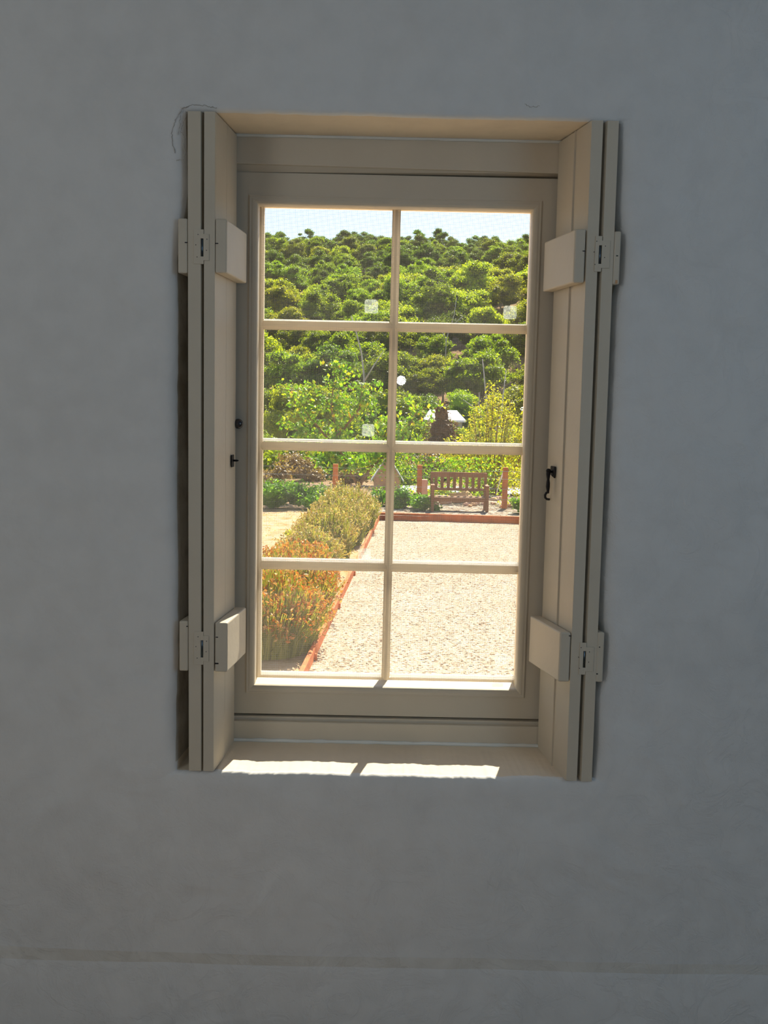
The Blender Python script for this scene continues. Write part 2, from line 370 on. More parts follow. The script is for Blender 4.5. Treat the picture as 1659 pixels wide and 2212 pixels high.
# head board and its sloping under-fillet
mb = MB().hexa([(-.47, .18, 2.2035), (.51, .18, 2.1945), (.51, .30, 2.1945), (-.47, .30, 2.2035)], [(-.47, .18, 2.30), (.51, .18, 2.30), (.51, .30, 2.30), (-.47, .30, 2.30)])
W(mb, 'head_board', M['paint'], bevel=.002)
W(MB().hexa([(-.47, .205, 2.186), (.51, .205, 2.1935), (.51, .29, 2.1935), (-.47, .29, 2.186)], [(-.47, .184, 2.206), (.51, .184, 2.198), (.51, .29, 2.198), (-.47, .29, 2.206)]), 'head_fillet', M['paint'])
W(MB().tube([(-.47+.98*i/60, .179, 2.2695-.0012*nz(i*.3, 0)) for i in range(61)], [.0042+.0012*nz(i*.5, 4) for i in range(61)], 8), 'caulk_line', M['caulk'], smooth=True)
# apron board above the sill
W(MB().box(-.47, .51, .18, .30, .70, .8145), 'apron_board', M['paint'], bevel=.003)
W(MB().tube([(-.47+.98*i/80, .179, .7650+.0015*nz(i*.25, 3)) for i in range(81)], [.005+.002*nz(i*.4, 9) for i in range(81)], 8), 'caulk_line', M['caulk'], smooth=True)
W(MB().box(-.47, .51, .194, .30, .812, .8235), 'apron_fillet', M['paint'])
# fixed casing: flat face, then the rounded bead
x0, x1, z0, z1 = -.3385, .3772, .8855, 2.1318
fr = MB()
fr.box(-.47, x0+.004, .2, .295, .829, 2.187); fr.box(x1-.004, .51, .2, .295, .829, 2.187)
fr.box(x0+.004, x1-.004, .2, .295, z1-.004, 2.187); fr.box(x0+.004, x1-.004, .2, .295, .829, z0+.004)
W(fr, 'casing', M['paint'])
prof = [(-.0015, .1995), (-.0008, .1965), (.002, .1955), (.004, .1962), (.009, .1952), (.014, .1962), (.0185, .199), (.0205, .203), (.0212, .207), (.0212, .228)]
W(frame_sweep(prof, x0, x1, z0, z1), 'bead', M['paint'], smooth=False)
gx0, gx1, gz0, gz1 = x0+.0212, x1-.0212, z0+.0212, z1-.0212
# sloping lit ledge behind the bead
W(MB().hexa([(gx0, .205, gz0-.02), (gx1, .205, gz0-.02), (gx1, .25, gz0-.02), (gx0, .25, gz0-.02)], [(gx0, .205, gz0-.0012), (gx1, .205, gz0-.0012), (gx1, .25, gz0+.0035), (gx0, .25, gz0+.0035)]), 'inner_ledge', M['sash'])
# opening sash: outer frame, muntins
SX0, SX1, SZ0, SZ1 = -.3165, .3675, .905, 2.125
sf = frame_sweep([(-.03, .262), (-.001, .262), (.0015, .2635), (.0035, .268), (.0055, .2695), (.0055, .29), (-.03, .29)], SX0, SX1, SZ0, SZ1)
W(sf, 'sash_frame', M['sash'])
cxm = .0215
def muntin_v():
    mb = MB(); pr = [(-.0108, .278), (-.0108, .2705), (-.0075, .269), (-.0055, .2655), (-.0030, .2630), (.0030, .2630), (.0055, .2655), (.0075, .269), (.0108, .2705), (.0108, .278), (.0065, .292), (-.0065, .292)]
    n = len(pr); v = [(cxm-.0015+a, y, SZ0) for a, y in pr]+[(cxm+.0015+a, y, SZ1) for a, y in pr]
    return mb.add(v, [(k, (k+1) % n, n+(k+1) % n, n+k) for k in range(n)])
W(muntin_v(), 'muntin', M['sash'])
MZ = [(1.8255, 1.8275), (1.5175, 1.518), (1.2055, 1.2055)]
for a, b in MZ:
    mb = MB(); pr = [(.0108, .278), (.0108, .271), (.0085, .2702), (.0085, .2685), (.006, .2678), (.006, .2662), (.0035, .2652), (.0035, .264), (-.0035, .264), (-.006, .2665), (-.0085, .2695), (-.0108, .2712), (-.0108, .278), (-.0065, .292), (.0065, .292)]
    n = len(pr); v = [(SX0, y, a+d) for d, y in pr]+[(SX1, y, b+d) for d, y in pr]
    W(mb.add(v, [(k, (k+1) % n, n+(k+1) % n, n+k) for k in range(n)]), 'muntin', M['sash'])
# translucent strips added to catch the sun as bright lines at each pane's foot
zs0 = [SZ0+.004]+[m[0]+.0075 for m in MZ][::-1]
for xa, xb in ((SX0+.004, cxm-.011), (cxm+.011, SX1-.004)):
    for ri, zz in enumerate(zs0):
        for k in range(2 if ri == 3 else 3):
            W(MB().box(xa, xb, .2745-.0008*k, .2785-.0008*k, zz+.0045*(2-k)-(.0045 if ri == 3 else 0), zz+.0045*(2-k)+.0034-(.0045 if ri == 3 else 0)), 'sunlit_line_strip', M['strip'])
# panes and their little square stickers
zs = [SZ0]+[m[0] for m in MZ][::-1]+[SZ1]
for ci, (xa, xb) in enumerate(((SX0, cxm), (cxm, SX1))):
    for ri in range(4):
        za, zb = zs[ri], zs[ri+1]
        W(MB().box(xa+.006, xb-.006, .2805, .2815, za+.006, zb-.006), 'glass_pane', M['glass'])
def sticker(x, z, s, name='glass_sticker'):
    mb = MB(); pts = []
    r = s*.2
    for cx_, cz_, a0 in ((s/2-r, s/2-r, 0), (-s/2+r, s/2-r, 90), (-s/2+r, -s/2+r, 180), (s/2-r, -s/2+r, 270)):
        for k in range(5): a = math.radians(a0+k*22.5); pts.append((x+cx_+r*math.cos(a), z+cz_+r*math.sin(a)))
    n = len(pts); mb.add([(p[0], .279, p[1]) for p in pts]+[(p[0], .2802, p[1]) for p in pts], [tuple(range(n))]+[tuple(range(2*n-1, n-1, -1))]+[(k, k+n, (k+1) % n+n, (k+1) % n) for k in range(n)])
    W(mb, name, M['sticker'])
sticker(-.0366, 1.8787, .035); sticker(.3185, 1.871, .034); sticker(-.0385, 1.563, .032); sticker(-.042, 1.238, .033); sticker(.325, .965, .03)
# insect screen: a frame and real crossing wires
mb = MB(); p_ = .0025; r_ = .0002; y_ = .246
x = gx0
while x < gx1: mb.box(x-r_, x+r_, y_, y_+.0002, gz0, gz1); x += p_
z = gz0
while z < gz1: mb.box(gx0, gx1, y_+.0002, y_+.0004, z-r_, z+r_); z += p_
W(mb, 'insect_screen', M['wire'])
# latch knob seen past the left shutter, and the small winder on the bottom rail
mb = MB(); mb.tube([(-.3605, .2, 1.5745), (-.3605, .186, 1.5745)], .006, 12); mb.sphere((-.3605, .180, 1.5745), .0125, (1, .75, 1), 20)
W(mb, 'latch_knob', M['knob'], smooth=True)
mb = MB(); mb.tube([(-.026, .262, .8995), (-.026, .252, .9005)], [.0035, .003], 8); mb.sphere((-.026, .2475, .9045), .006, (1.35, .8, 1), 12)
mb.box(-.118, -.073, .252, .262, .886, .8935)
W(mb, 'window_catch', M['white'], smooth=False, bevel=.001)

# ------------------------------------------------------------------ folding shutters
def leaf(front, backp, z0, z1, lean, split=.52):
    """front/back = (xa, xb) edges of the leaf at y=-.01 and y=.178; two boards with a fine joint"""
    mb = MB(); ya, yb = -.01, .178
    def q(t0, t1, z, sh):
        f = lambda s, t: s[0][t]+(s[1][t]-s[0][t])*0
        P = []
        for t, side in ((t0, 0), (t0, 1), (t1, 1), (t1, 0)):
            P.append((front[side]*(1-t)+backp[side]*t+sh, ya+(yb-ya)*t, z))
        return P
    for a, b in ((0, split-.002), (split+.002, 1)):
        mb.hexa(q(a, b, z0, lean), q(a, b, z1, 0))
    mb.hexa([(p[0]+(.004 if i in (0, 3) else -.004), p[1], p[2]) for i, p in enumerate(q(split-.004, split+.004, z0+.001, lean))], [(p[0]+(.004 if i in (0, 3) else -.004), p[1], p[2]) for i, p in enumerate(q(split-.004, split+.004, z1-.001, 0))])
    return mb
def batten(xf0, xf1, xb0, xb1, z0, z1, ya=-.0105, yb=.175):
    return MB().hexa([(xf0, ya, z0), (xf1, ya, z0), (xb1, yb, z0), (xb0, yb, z0)], [(xf0, ya, z1), (xf1, ya, z1), (xb1, yb, z1), (xb0, yb, z1)])
Z0, Z1 = .7515, 2.2690
sl = empty('window_shutter', (-.42, .08, Z0), label='cream bifold shutter folded at the left of the window, with a small black eye plate', cat='shutter', group=None)
sr = empty('window_shutter', (.47, .08, Z0-.006), label='cream bifold shutter folded at the right of the window, with a hanging black iron hook', cat='shutter')
def P(root, o):
    o.parent = root; o.matrix_parent_inverse = Matrix.Translation(-Vector(root.location)); return o
# left
P(sl, leaf((-.4128, -.3880), (-.3918, -.3672), Z0, Z1, .001).build('shutter_leaf', M['paint'], bevel=.0016))
P(sl, leaf((-.4495, -.4202), (-.4290, -.3997), Z0, Z1, .0035).build('shutter_leaf', M['paint'], bevel=.0016))
b1 = P(sl, batten(-.3872, -.3612, -.3668, -.3412, 1.917, 2.0365).build('batten', M['paint'], bevel=.0035))
b2 = P(sl, batten(-.3850, -.3555, -.3660, -.3370, .9935, 1.1125).build('batten', M['paint'], bevel=.0035))
b3 = P(sl, batten(-.4715, -.4500, -.4520, -.4300, 1.9145, 2.036).build('batten', M['paint'], bevel=.0035))
b4 = P(sl, batten(-.4690, -.4480, -.4490, -.4280, .9945, 1.1145).build('batten', M['paint'], bevel=.0035))
# right
P(sr, leaf((.4765, .4505), (.4365, .4105), Z0-.006, Z1-.001, .0035, .45).build('shutter_leaf', M['paint'], bevel=.0016))
P(sr, leaf((.5115, .4860), (.4715, .4460), Z0-.007, Z1-.001, .0040, .45).build('shutter_leaf', M['paint'], bevel=.0016))
P(sr, batten(.4480, .4235, .4105, .3835, 1.9120, 2.0310).build('batten', M['paint'], bevel=.0035))
P(sr, batten(.4515, .4260, .4105, .3820, .9870, 1.1060).build('batten', M['paint'], bevel=.0035))
P(sr, batten(.5280, .5125, .4880, .4730, 1.9100, 2.0280).build('batten', M['paint'], bevel=.0035))
P(sr, batten(.5310, .5140, .4900, .4760, .9880, 1.1080).build('batten', M['paint'], bevel=.0035))
def H(root, xc, z0, z1, wl=.019, wr=.016):
    ym = -.0122
    h = MB(); h.box(xc-wl, xc-.0030, ym, -.0098, z0, z1); h.box(xc+.0030, xc+wr, ym, -.0098, z0+.008, z1-.010)
    o = P(root, h.build('hinge', M['paint'], bevel=.0006)); a = z1-z0; k = MB()
    for q0, q1 in ((0, .22), (.74, 1)):
        kk = MB().box(xc-.0035, xc+.0035, -.0122, -.0085, z0+a*q0, z0+a*q1).build('hinge_knuckle', M['paint'], bevel=.0006); kk.parent = o
    pn = MB().tube([(xc, -.0088, z0+.004), (xc, -.0088, z1-.004)], .002, 10).build('hinge_pin', M['pin'], smooth=True); pn.parent = o
    for (dx, q) in ((-.011, .2), (-.014, .55), (.010, .4), (-.009, .85), (.011, .72)):
        s_ = MB().tube([(xc+dx, ym-.0004, z0+a*q), (xc+dx, -.0118, z0+a*q)], .0011, 8).build('screw', M['bolt']); s_.parent = o
H(sl, -.4164, 1.9355, 2.0120); H(sl, -.4150, 1.0110, 1.0900)
H(sr, .4815, 1.9375, 2.0162, .012, .022); H(sr, .4850, 1.0057, 1.0824, .012, .022)
def dash(root, x, z, w=.0035, h=.0011): P(root, MB().box(x-w, x+w, -.0114, -.0100, z-h, z+h).build('nail', M['bolt']))
dash(sl, -.3835, 1.982); dash(sl, -.4525, 1.9825, .003); dash(sl, -.3800, 1.0775, .0028); dash(sl, -.3800, 1.0145, .004, .0016); dash(sl, -.4500, 1.102, .002)
dash(sr, .4447, 1.9825, .003); dash(sr, .5200, 1.9735, .0022); dash(sr, .4490, 1.0980, .0028); dash(sr, .5165, 1.008, .002); dash(sr, .5195, 1.0725, .0014)
MBm = MB().box(.5185, .5235, -.0114, -.010, 1.912, 1.920); P(sr, MBm.build('nail', M['stone']))
# black eye plate on the left leaf
mb = MB(); mb.hexa([(-.3700, .128, 1.469), (-.3675, .128, 1.469), (-.3655, .150, 1.469), (-.3690, .150, 1.469)], [(-.3700, .128, 1.499), (-.3675, .128, 1.499), (-.3655, .150, 1.499), (-.3690, .150, 1.499)])
e1 = P(sl, mb.build('eye_plate', M['iron'], bevel=.001))
mb = MB(); mb.tube([(-.3680, .140, 1.4850), (-.3590, .141, 1.4850), (-.3555, .141, 1.4850), (-.3530, .1415, 1.4850)], [.0024, .0026, .0022, .0006], 10)
pn = mb.build('eye_pin', M['iron'], smooth=True); pn.parent = e1
# hanging iron hook on the right leaf
mb = MB(); mb.hexa([(.4230, .118, 1.459), (.4190, .118, 1.459), (.4140, .146, 1.466), (.4190, .146, 1.466)], [(.4230, .118, 1.488), (.4190, .118, 1.488), (.4140, .146, 1.488), (.4190, .146, 1.488)])
h1 = P(sr, mb.build('hook_plate', M['iron'], bevel=.0015))
hk = MB(); hx = .4075; hy = .132
hk.tube([(.417, hy, 1.474), (.411, hy, 1.4745), (hx, hy, 1.4745)], [.0028, .0026, .0045], 10)
hk.sphere((hx, hy, 1.4765), .0062, (1, 1, .9), 14)
hk.tube([(hx, hy, 1.4765), (hx-.0003, hy, 1.466), (hx, hy, 1.455), (hx+.0002, hy, 1.446), (hx, hy, 1.4375), (hx+.0004, hy, 1.427), (hx+.0003, hy, 1.421)], [.0055, .0050, .0036, .0048, .0052, .0036, .0034], 12)
hk.tube([(hx+.0005, hy, 1.424), (hx-.0035, hy, 1.4215), (hx-.0062, hy, 1.4165), (hx-.0058, hy, 1.4105), (hx-.002, hy, 1.4068), (hx+.003, hy, 1.4062), (hx+.0062, hy, 1.4062)], [.003, .003, .003, .003, .0029, .0028, .0024], 10)
hh = hk.build('hook', M['iron'], smooth=True); hh.parent = h1

# ================================================================== OUTSIDE
G = -1.0
def hz(x, y):
    if y < 26: return G
    a = G-.8*min(1, (y-26)/30)
    if y > 62:
        t = (y-62)/118
        a += 29.6*min(1.1, t)**1.15
        a += 4.8*math.exp(-((y-112)/22)**2)*max(0, min(1, (x+6)/22))
        a -= 2.2*math.exp(-((y-100)/16)**2)*max(0, min(1, (-x)/14))
    return a+.25*nz(x*.15, y*.15)*(1 if y > 30 else 0)
mb = MB(); xs = [-70+140*i/60 for i in range(61)]; ys = [.35, 1, 3, 6, 10, 15, 20, 23, 26]+[26+2.6*i for i in range(1, 75)]
for y in ys:
    for x in xs: mb.v.append((x, y, hz(x, y)-.02))
for j in range(len(ys)-1):
    for i in range(60):
        a = j*61+i; mb.f.append((a, a+1, a+62, a+61)); mb.mi.append(0)
mb.build('ground', M['hill'], smooth=True, kind='structure')
def el(y): return -1.052+.0475*y-.0 if y < 21.6 else 0    # x of the hedge-side edging at depth y
def flat(name, mat, pts, z): 
    n = len(pts); m_ = MB().add([(x, y, z) for x, y in pts]+[(x, y, z-.05) for x, y in pts], [tuple(range(n)), tuple(range(2*n-1, n-1, -1))]+[(k, n+k, n+(k+1) % n, (k+1) % n) for k in range(n)])
    return m_.build(name, mat)
def strip(name, mat, left, right, ys_, z, amp=.0, **k):
    mb = MB(); nxx = 24
    for y in ys_:
        for i in range(nxx+1):
            x = left(y)+(right(y)-left(y))*i/nxx; mb.v.append((x, y, z+amp*nz(x*2, y*2)))
    for j in range(len(ys_)-1):
        for i in range(nxx): a = j*(nxx+1)+i; mb.f.append((a, a+1, a+nxx+2, a+nxx+1)); mb.mi.append(0)
    return mb.build(name, mat, smooth=True, **k)
ysg = [.36+.42*i for i in range(50)]
strip('gravel_path', M['gravel'], lambda y: el(y)-.02, lambda y: 7.0, [y for y in ysg if y < 20.9]+[20.95], G, .012, kind='structure')
strip('dry_lawn', M['lawn'], lambda y: -9.0, lambda y: el(min(y, 21.5))-.02, [.36+.45*i for i in range(51)], G+.005, .02, kind='structure')
strip('mulch_bed', M['mulch'], lambda y: -.1, lambda y: 8.0, [20.9+.5*i for i in range(13)], G+.12, .03, kind='structure')
strip('concrete_path', M['concrete'], lambda y: .2, lambda y: 9, [28.6+.5*i for i in range(6)], G+.05, .01, kind='structure')  # path of pale concrete

# edging
ed = empty('timber_edging', (el(14), 14, G), label='red timber edging running along the gravel beside the seeding hedge', cat='edging')
segs = [(5.2, 7.9), (7.95, 10.6), (10.65, 13.2), (13.25, 15.8), (15.85, 18.4), (18.45, 21.4)]
for a, b in segs:
    o = MB().hexa([(el(a)-.035, a, G-.05), (el(a)+.015, a, G-.05), (el(b)+.015, b, G-.05), (el(b)-.035, b, G-.05)], [(el(a)-.035, a, G+.12), (el(a)+.015, a, G+.12), (el(b)+.015, b, G+.12), (el(b)-.035, b, G+.12)]).build('edging_board', M['timber'], bevel=.006)
    P(ed, o)
    P(ed, MB().box(el(b)+.016, el(b)+.04, b-.1, b-.05, G-.05, G+.07).build('edging_peg', M['timber'], bevel=.004))
ce = MB().hexa([(-.05, 21.05, G-.05), (7.2, 20.45, G-.05), (7.2, 20.55, G-.05), (-.05, 21.15, G-.05)], [(-.05, 21.05, G+.17), (7.2, 20.45, G+.17), (7.2, 20.55, G+.17), (-.05, 21.15, G+.17)]).build('timber_edging', M['timber'], bevel=.01)
tag(ce, 'red timber sleeper laid across the far end of the gravel, before the bench', 'edging')

# fence
fe = empty('wire_fence', (1, 23.3, G), label='wire fence with three square orange timber posts behind the garden beds', cat='fence')
for x, y, h in ((-1.205, 23.3, 1.17), (.972, 23.4, 1.18), (3.17, 23.2, 1.18), ):
    o = P(fe, MB().box(x-.065, x+.065, y-.065, y+.065, G-.05, G+h).build('post', M['postwood'], bevel=.006))
for zz in (.35, .62, .88, 1.08):
    P(fe, MB().tube([(-6, 23.4, G+zz), (-3.6, 23.34, G+zz), (-1.205, 23.23, G+zz), (.972, 23.33, G+zz), (3.17, 23.13, G+zz), (5.4, 23.03, G+zz), (7.5, 23, G+zz)], .005, 5).build('wire', M['concrete']))

# bench, facing the house
def bench():
    r = empty('garden_bench', (1.93, 22.4, G), label='brown slatted timber bench standing behind the red sleeper', cat='bench')
    xa, xb, g = 1.22, 2.64, G+.1; m = M['benchwood']
    def B(n, x0, x1, y0, y1, z0, z1, par=None, bev=.006):
        o = MB().box(x0, x1, y0, y1, z0, z1).build(n, m, bevel=bev); P(r, o); return o
    for x in (xa, xb-.075):
        B('leg', x, x+.075, 22.05, 22.125, g, -.255)          # front leg to the arm
        B('leg', x, x+.07, 22.58, 22.65, g, .06)           # back leg and stile
        B('armrest', x-.012, x+.085, 22.02, 22.6, -.255, -.222)
    B('top_rail', xa+.02, xb-.02, 22.60, 22.64, -.06, .065)
    B('bottom_rail', xa+.02, xb-.02, 22.60, 22.64, -.40, -.335)
    for i in range(8):
        x = xa+.1+i*.155; B('back_slat', x, x+.078, 22.605, 22.63, -.34, -.055, bev=.003)
    B('front_rail', xa+.02, xb-.02, 22.06, 22.10, -.63, -.555)
    for k in range(5): B('seat_slat', xa+.01, xb-.01, 22.07+k*.105, 22.155+k*.105, -.555, -.530, bev=.004)
    B('front_rail', xa+.02, xb-.02, 22.58, 22.62, -.63, -.56)
bench()

def rock(name, c, s, seed, mat, label, cat='rock', group=None):
    bm = bmesh.new(); bmesh.ops.create_icosphere(bm, subdivisions=4, radius=1)
    for v in bm.verts:
        n_ = nz(v.co.x*1.3+seed, v.co.y*1.3, v.co.z*1.3)*.45+nz(v.co.x*4+seed, v.co.y*4, v.co.z*4)*.1
        v.co *= 1+n_; v.co.x *= s[0]; v.co.y *= s[1]; v.co.z *= s[2]
    me = bpy.data.meshes.new(name); bm.to_mesh(me); bm.free(); me.materials.append(mat)
    me.polygons.foreach_set('use_smooth', [True]*len(me.polygons))
    o = bpy.data.objects.new(name, me); COL.objects.link(o); o.location = c; return tag(o, label, cat, group)
rock('boulder', (2.2, 24.6, -.76), (.33, .25, .19), 3, M['stone'], 'large tan boulder on the mulch seen below the bench seat', 'boulder')
rnd = random.Random(4)
for i in range(26):
    s_ = rnd.uniform(.05, .11)
    rock('stone', (rnd.uniform(1.2, 3.6), rnd.uniform(23.3, 26), -.86+s_*.1), (s_, s_*.8, s_*.6), i, M['pinkstone'] if i % 3 else M['stone'], 'small loose stone lying on the mulch bed around the tan boulder', 'stone', 'loose stones on the mulch bed')
MB().box(1.02, 1.2, 23.75, 23.93, -.9, -.22).build('stone_pillar', M['pinkstone'], bevel=.02, label='short pinkish pillar between the middle fence post and the bench', cat='pillar')
tag(MB().tube([(3.0, 23.6, -.55), (3.06, 23.6, -.28), (3.12, 23.6, -.1), (3.17, 23.6, .02)], [.012, .012, .02, .03], 6).build('garden_stake', M['white']), 'thin white leaning stake beside the right fence post', 'stake')
hut = empty('garden_hut', (.16, 28, G), label='little pink stone hut with a steep pale roof, half behind the central glazing bar', cat='hut')
P(hut, MB().add([(-.25, 27.7, G), (.57, 27.7, G), (.57, 28.4, G), (-.25, 28.4, G), (-.25, 27.7, -.48), (.57, 27.7, -.48), (.57, 28.4, -.48), (-.25, 28.4, -.48), (.16, 27.7, .18), (.16, 28.4, .18)], [(0, 1, 5, 8, 4), (3, 7, 9, 6, 2), (1, 2, 6, 5), (0, 4, 7, 3), (4, 8, 9, 7), (5, 6, 9, 8)]).build('wall', M['pinkstone']))
for sg in (-1, 1):
    a = (.16, .24); b = (.16+sg*.5, -.56)
    P(hut, MB().add([(a[0], 27.6, a[1]), (b[0], 27.6, b[1]), (b[0], 28.5, b[1]), (a[0], 28.5, a[1]), (a[0], 27.6, a[1]-.06), (b[0], 27.6, b[1]-.05), (b[0], 28.5, b[1]-.05), (a[0], 28.5, a[1]-.06)], [(0, 1, 2, 3), (7, 6, 5, 4), (0, 4, 5, 1), (2, 6, 7, 3), (1, 5, 6, 2)]).build('roof', M['concrete']))

# sheds down the valley
def shed(x0, x1, y, ze, zr, label):
    r = empty('shed', ((x0+x1)/2, y, hz(x0, y)), label=label, cat='shed'); g = hz(x0, y)-.1; d = 5
    P(r, MB().box(x0+.2, x1-.2, y+.3, y+d-.3, g, ze).build('wall', M['shedwall']))
    P(r, MB().add([(x0, y, ze), (x1, y, ze), (x1-.4, y+d/2, zr), (x0+.4, y+d/2, zr), (x0, y+d, ze), (x1, y+d, ze), (x0, y, ze-.12), (x1, y, ze-.12), (x1, y+d, ze-.12), (x0, y+d, ze-.12)], [(0, 1, 2, 3), (3, 2, 5, 4), (0, 3, 4), (1, 5, 2), (6, 7, 1, 0), (9, 6, 0, 4), (7, 8, 5, 1), (8, 9, 4, 5), (9, 8, 7, 6)]).build('roof', M['roof']))
shed(2.5, 5.0, 58, 1.0, 1.6, 'distant shed with a pale sloping roof behind the russet conifer')
shed(8.6, 10.6, 68, 1.35, 2.2, 'distant white roofed shed seen through the yellow tree at the right')

# ------------------------------------------------------------------ planting
RS = np.random.RandomState(11)
def leaves_mesh(name, centers, normals, size, aspect, mats, mi=None, jitter=.5, core=None, updown=0):
    n = len(centers)
    nn = normals+RS.normal(0, jitter, (n, 3)); nn /= np.linalg.norm(nn, axis=1)[:, None]+1e-9
    t = np.cross(nn, RS.normal(0, 1, (n, 3))); t /= np.linalg.norm(t, axis=1)[:, None]+1e-9
    b = np.cross(nn, t); s = size*RS.uniform(.6, 1.3, (n, 1)); a = t*s*.5; c = b*s*.5*aspect
    v = np.stack([centers-a, centers-c*1.0+nn*s*.08, centers+a, centers+c*1.0+nn*s*.08], 1).reshape(-1, 3)
    f = np.arange(n*4).reshape(-1, 4)
    V = v; Fq = f.tolist(); MI = [0]*n if mi is None else list(mi)
    V = V.tolist()
    if core:
        for (cv, cf, cm) in core:
            k = len(V); V += cv; Fq += [tuple(i+k for i in q) for q in cf]; MI += [cm]*len(cf)
    me = bpy.data.meshes.new(name); me.from_pydata(V, [], Fq)
    for m in mats: me.materials.append(m)
    me.polygons.foreach_set('material_index', MI); me.update(); return me
_ico = None
def ico():
    global _ico
    if _ico is None:
        bm = bmesh.new(); bmesh.ops.create_icosphere(bm, subdivisions=3, radius=1)
        _ico = ([tuple(v.co) for v in bm.verts], [tuple(v.index for v in f.verts) for f in bm.faces]); bm.free()
    return _ico
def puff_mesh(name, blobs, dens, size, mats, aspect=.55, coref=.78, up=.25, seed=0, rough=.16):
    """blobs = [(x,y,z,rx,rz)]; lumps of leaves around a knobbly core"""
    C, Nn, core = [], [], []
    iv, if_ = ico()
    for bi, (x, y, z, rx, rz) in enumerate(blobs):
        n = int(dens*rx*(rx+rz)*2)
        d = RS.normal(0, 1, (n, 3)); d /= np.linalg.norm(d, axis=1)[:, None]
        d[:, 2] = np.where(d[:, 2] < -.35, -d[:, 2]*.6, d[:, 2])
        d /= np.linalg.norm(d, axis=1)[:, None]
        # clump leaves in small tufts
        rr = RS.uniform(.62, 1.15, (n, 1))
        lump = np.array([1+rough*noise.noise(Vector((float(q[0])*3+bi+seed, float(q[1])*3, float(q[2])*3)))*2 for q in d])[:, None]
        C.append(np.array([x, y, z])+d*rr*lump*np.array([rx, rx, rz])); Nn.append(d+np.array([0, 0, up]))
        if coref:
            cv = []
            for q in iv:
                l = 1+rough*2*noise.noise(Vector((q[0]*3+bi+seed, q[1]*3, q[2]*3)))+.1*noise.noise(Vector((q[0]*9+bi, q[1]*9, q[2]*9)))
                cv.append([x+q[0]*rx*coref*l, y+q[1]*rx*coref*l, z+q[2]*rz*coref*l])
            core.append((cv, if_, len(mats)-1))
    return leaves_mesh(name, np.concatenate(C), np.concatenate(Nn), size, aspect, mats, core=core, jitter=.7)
def copyobj(o, parent=None):
    c = o.copy(); COL.objects.link(c); c.parent = parent; return c
def trunk_mesh(h, r, seed, mat, forks=3, spread=1.2):
    rnd = random.Random(seed); mb = MB(); l = rnd.uniform(-.3, .3)
    mb.tube([(0, 0, -.6), (l*.4, 0, h*.35), (l, 0, h*.7)], [r, r*.85, r*.6], 7)
    for k in range(forks):
        a = 2*math.pi*k/forks+rnd.random(); s_ = spread*rnd.uniform(.6, 1)
        mb.tube([(l*.6, 0, h*.45), (l*.6+math.cos(a)*s_*.4, math.sin(a)*s_*.4, h*.68), (l*.6+math.cos(a)*s_, math.sin(a)*s_, h*.92)], [r*.55, r*.45, r*.15], 6)
    o = mb.build('trunk', mat, smooth=True); return o
def dome_puffs(rnd, R, Hh, zc, n, r0=.75):
    """broad rounded crown: one inner mass with many leafy puffs over its dome"""
    out = [(0, 0, zc+Hh*.32, R*.74, Hh*.5)]
    for k in range(n):
        a = rnd.random()*6.283; e = math.asin(rnd.uniform(-.25, 1)); rr = r0*rnd.uniform(.7, 1.3)
        wob = rnd.uniform(.82, 1.04)
        out.append((math.cos(a)*math.cos(e)*R*wob, math.sin(a)*math.cos(e)*R*wob, zc+math.sin(e)*Hh*wob*.9+.2, rr, rr*.68))
    return out
protos = []
for i in range(12):
    rnd = random.Random(100+i); bl = []; airy = i >= 9
    tall = rnd.uniform(.85, 1.2)
    if airy:
        for k in range(26):
            a = rnd.random()*6.283; q = rnd.random()**.6*2.1; rr = rnd.uniform(.42, .78)
            bl.append((math.cos(a)*q, math.sin(a)*q, (1.8+4.0*rnd.random()-q*.4)*tall, rr*1.15, rr*.8))
        bl.append((0, 0, 5.6*tall, .8, .6))
    else:
        bl = dome_puffs(rnd, 2.5, 3.3*tall, 2.0, 24)
    m = M['gum_dark'] if airy else M[('gum_dark', 'gum_mid', 'gum_light')[i % 3]]
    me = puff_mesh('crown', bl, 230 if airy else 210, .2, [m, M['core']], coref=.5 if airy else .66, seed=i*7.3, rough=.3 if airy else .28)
    t = empty('eucalyptus_tree', (0, 0, 0)); c = bpy.data.objects.new('crown', me); COL.objects.link(c); c.parent = t
    tr = trunk_mesh((5.6 if airy else 4.2)*tall, .11, i, M['bark'], 4, 1.2); tr.parent = t
    protos.append((t, c, tr))
used = set()
def place_tree(x, y, s, kind, lab, grp, dz=0):
    pi = random.Random(int(x*97+y*31)).choice([0, 1, 2])*3+kind if kind < 3 else 9+random.Random(int(x*97+y*31)).choice([0, 1, 2])
    t, c, tr = protos[pi]
    if pi not in used: used.add(pi); r = t
    else:
        r = t.copy(); COL.objects.link(r)
        copyobj(c, r); copyobj(tr, r)
    r.location = (x, y, hz(x, y)+dz); r.scale = (s, s, s); r.rotation_euler = (0, 0, (x*13.7+y*7.1) % 6.28)
    tag(r, lab, 'tree', grp); return r
rnd = random.Random(21); cnt = 0
def row(y, dens, smin, smax, kindf, lab, grp, margin=3, xj=.8):
    global cnt
    xa, xb = -.15*(y+2.3)-margin, .17*(y+2.3)+margin; x = xa+rnd.random()*2
    while x < xb:
        yy = y+rnd.uniform(-2.2, 2.2)
        place_tree(x, yy, rnd.uniform(smin, smax), kindf(x, yy), lab, grp); cnt += 1
        x += dens*rnd.uniform(.75, 1.25)
L_r = ('slender gum tree on the ridge, its crown against the sky', 'gum trees on the ridge line')
L_u = ('dark gum tree packed into the upper hillside below the ridge', 'gum trees of the upper hillside')
L_m = ('yellow green bushy gum tree on the middle slope of the hill', 'gum trees of the middle slope')
L_l = ('rounded green gum tree at the foot of the hill', 'gum trees at the foot of the hill')
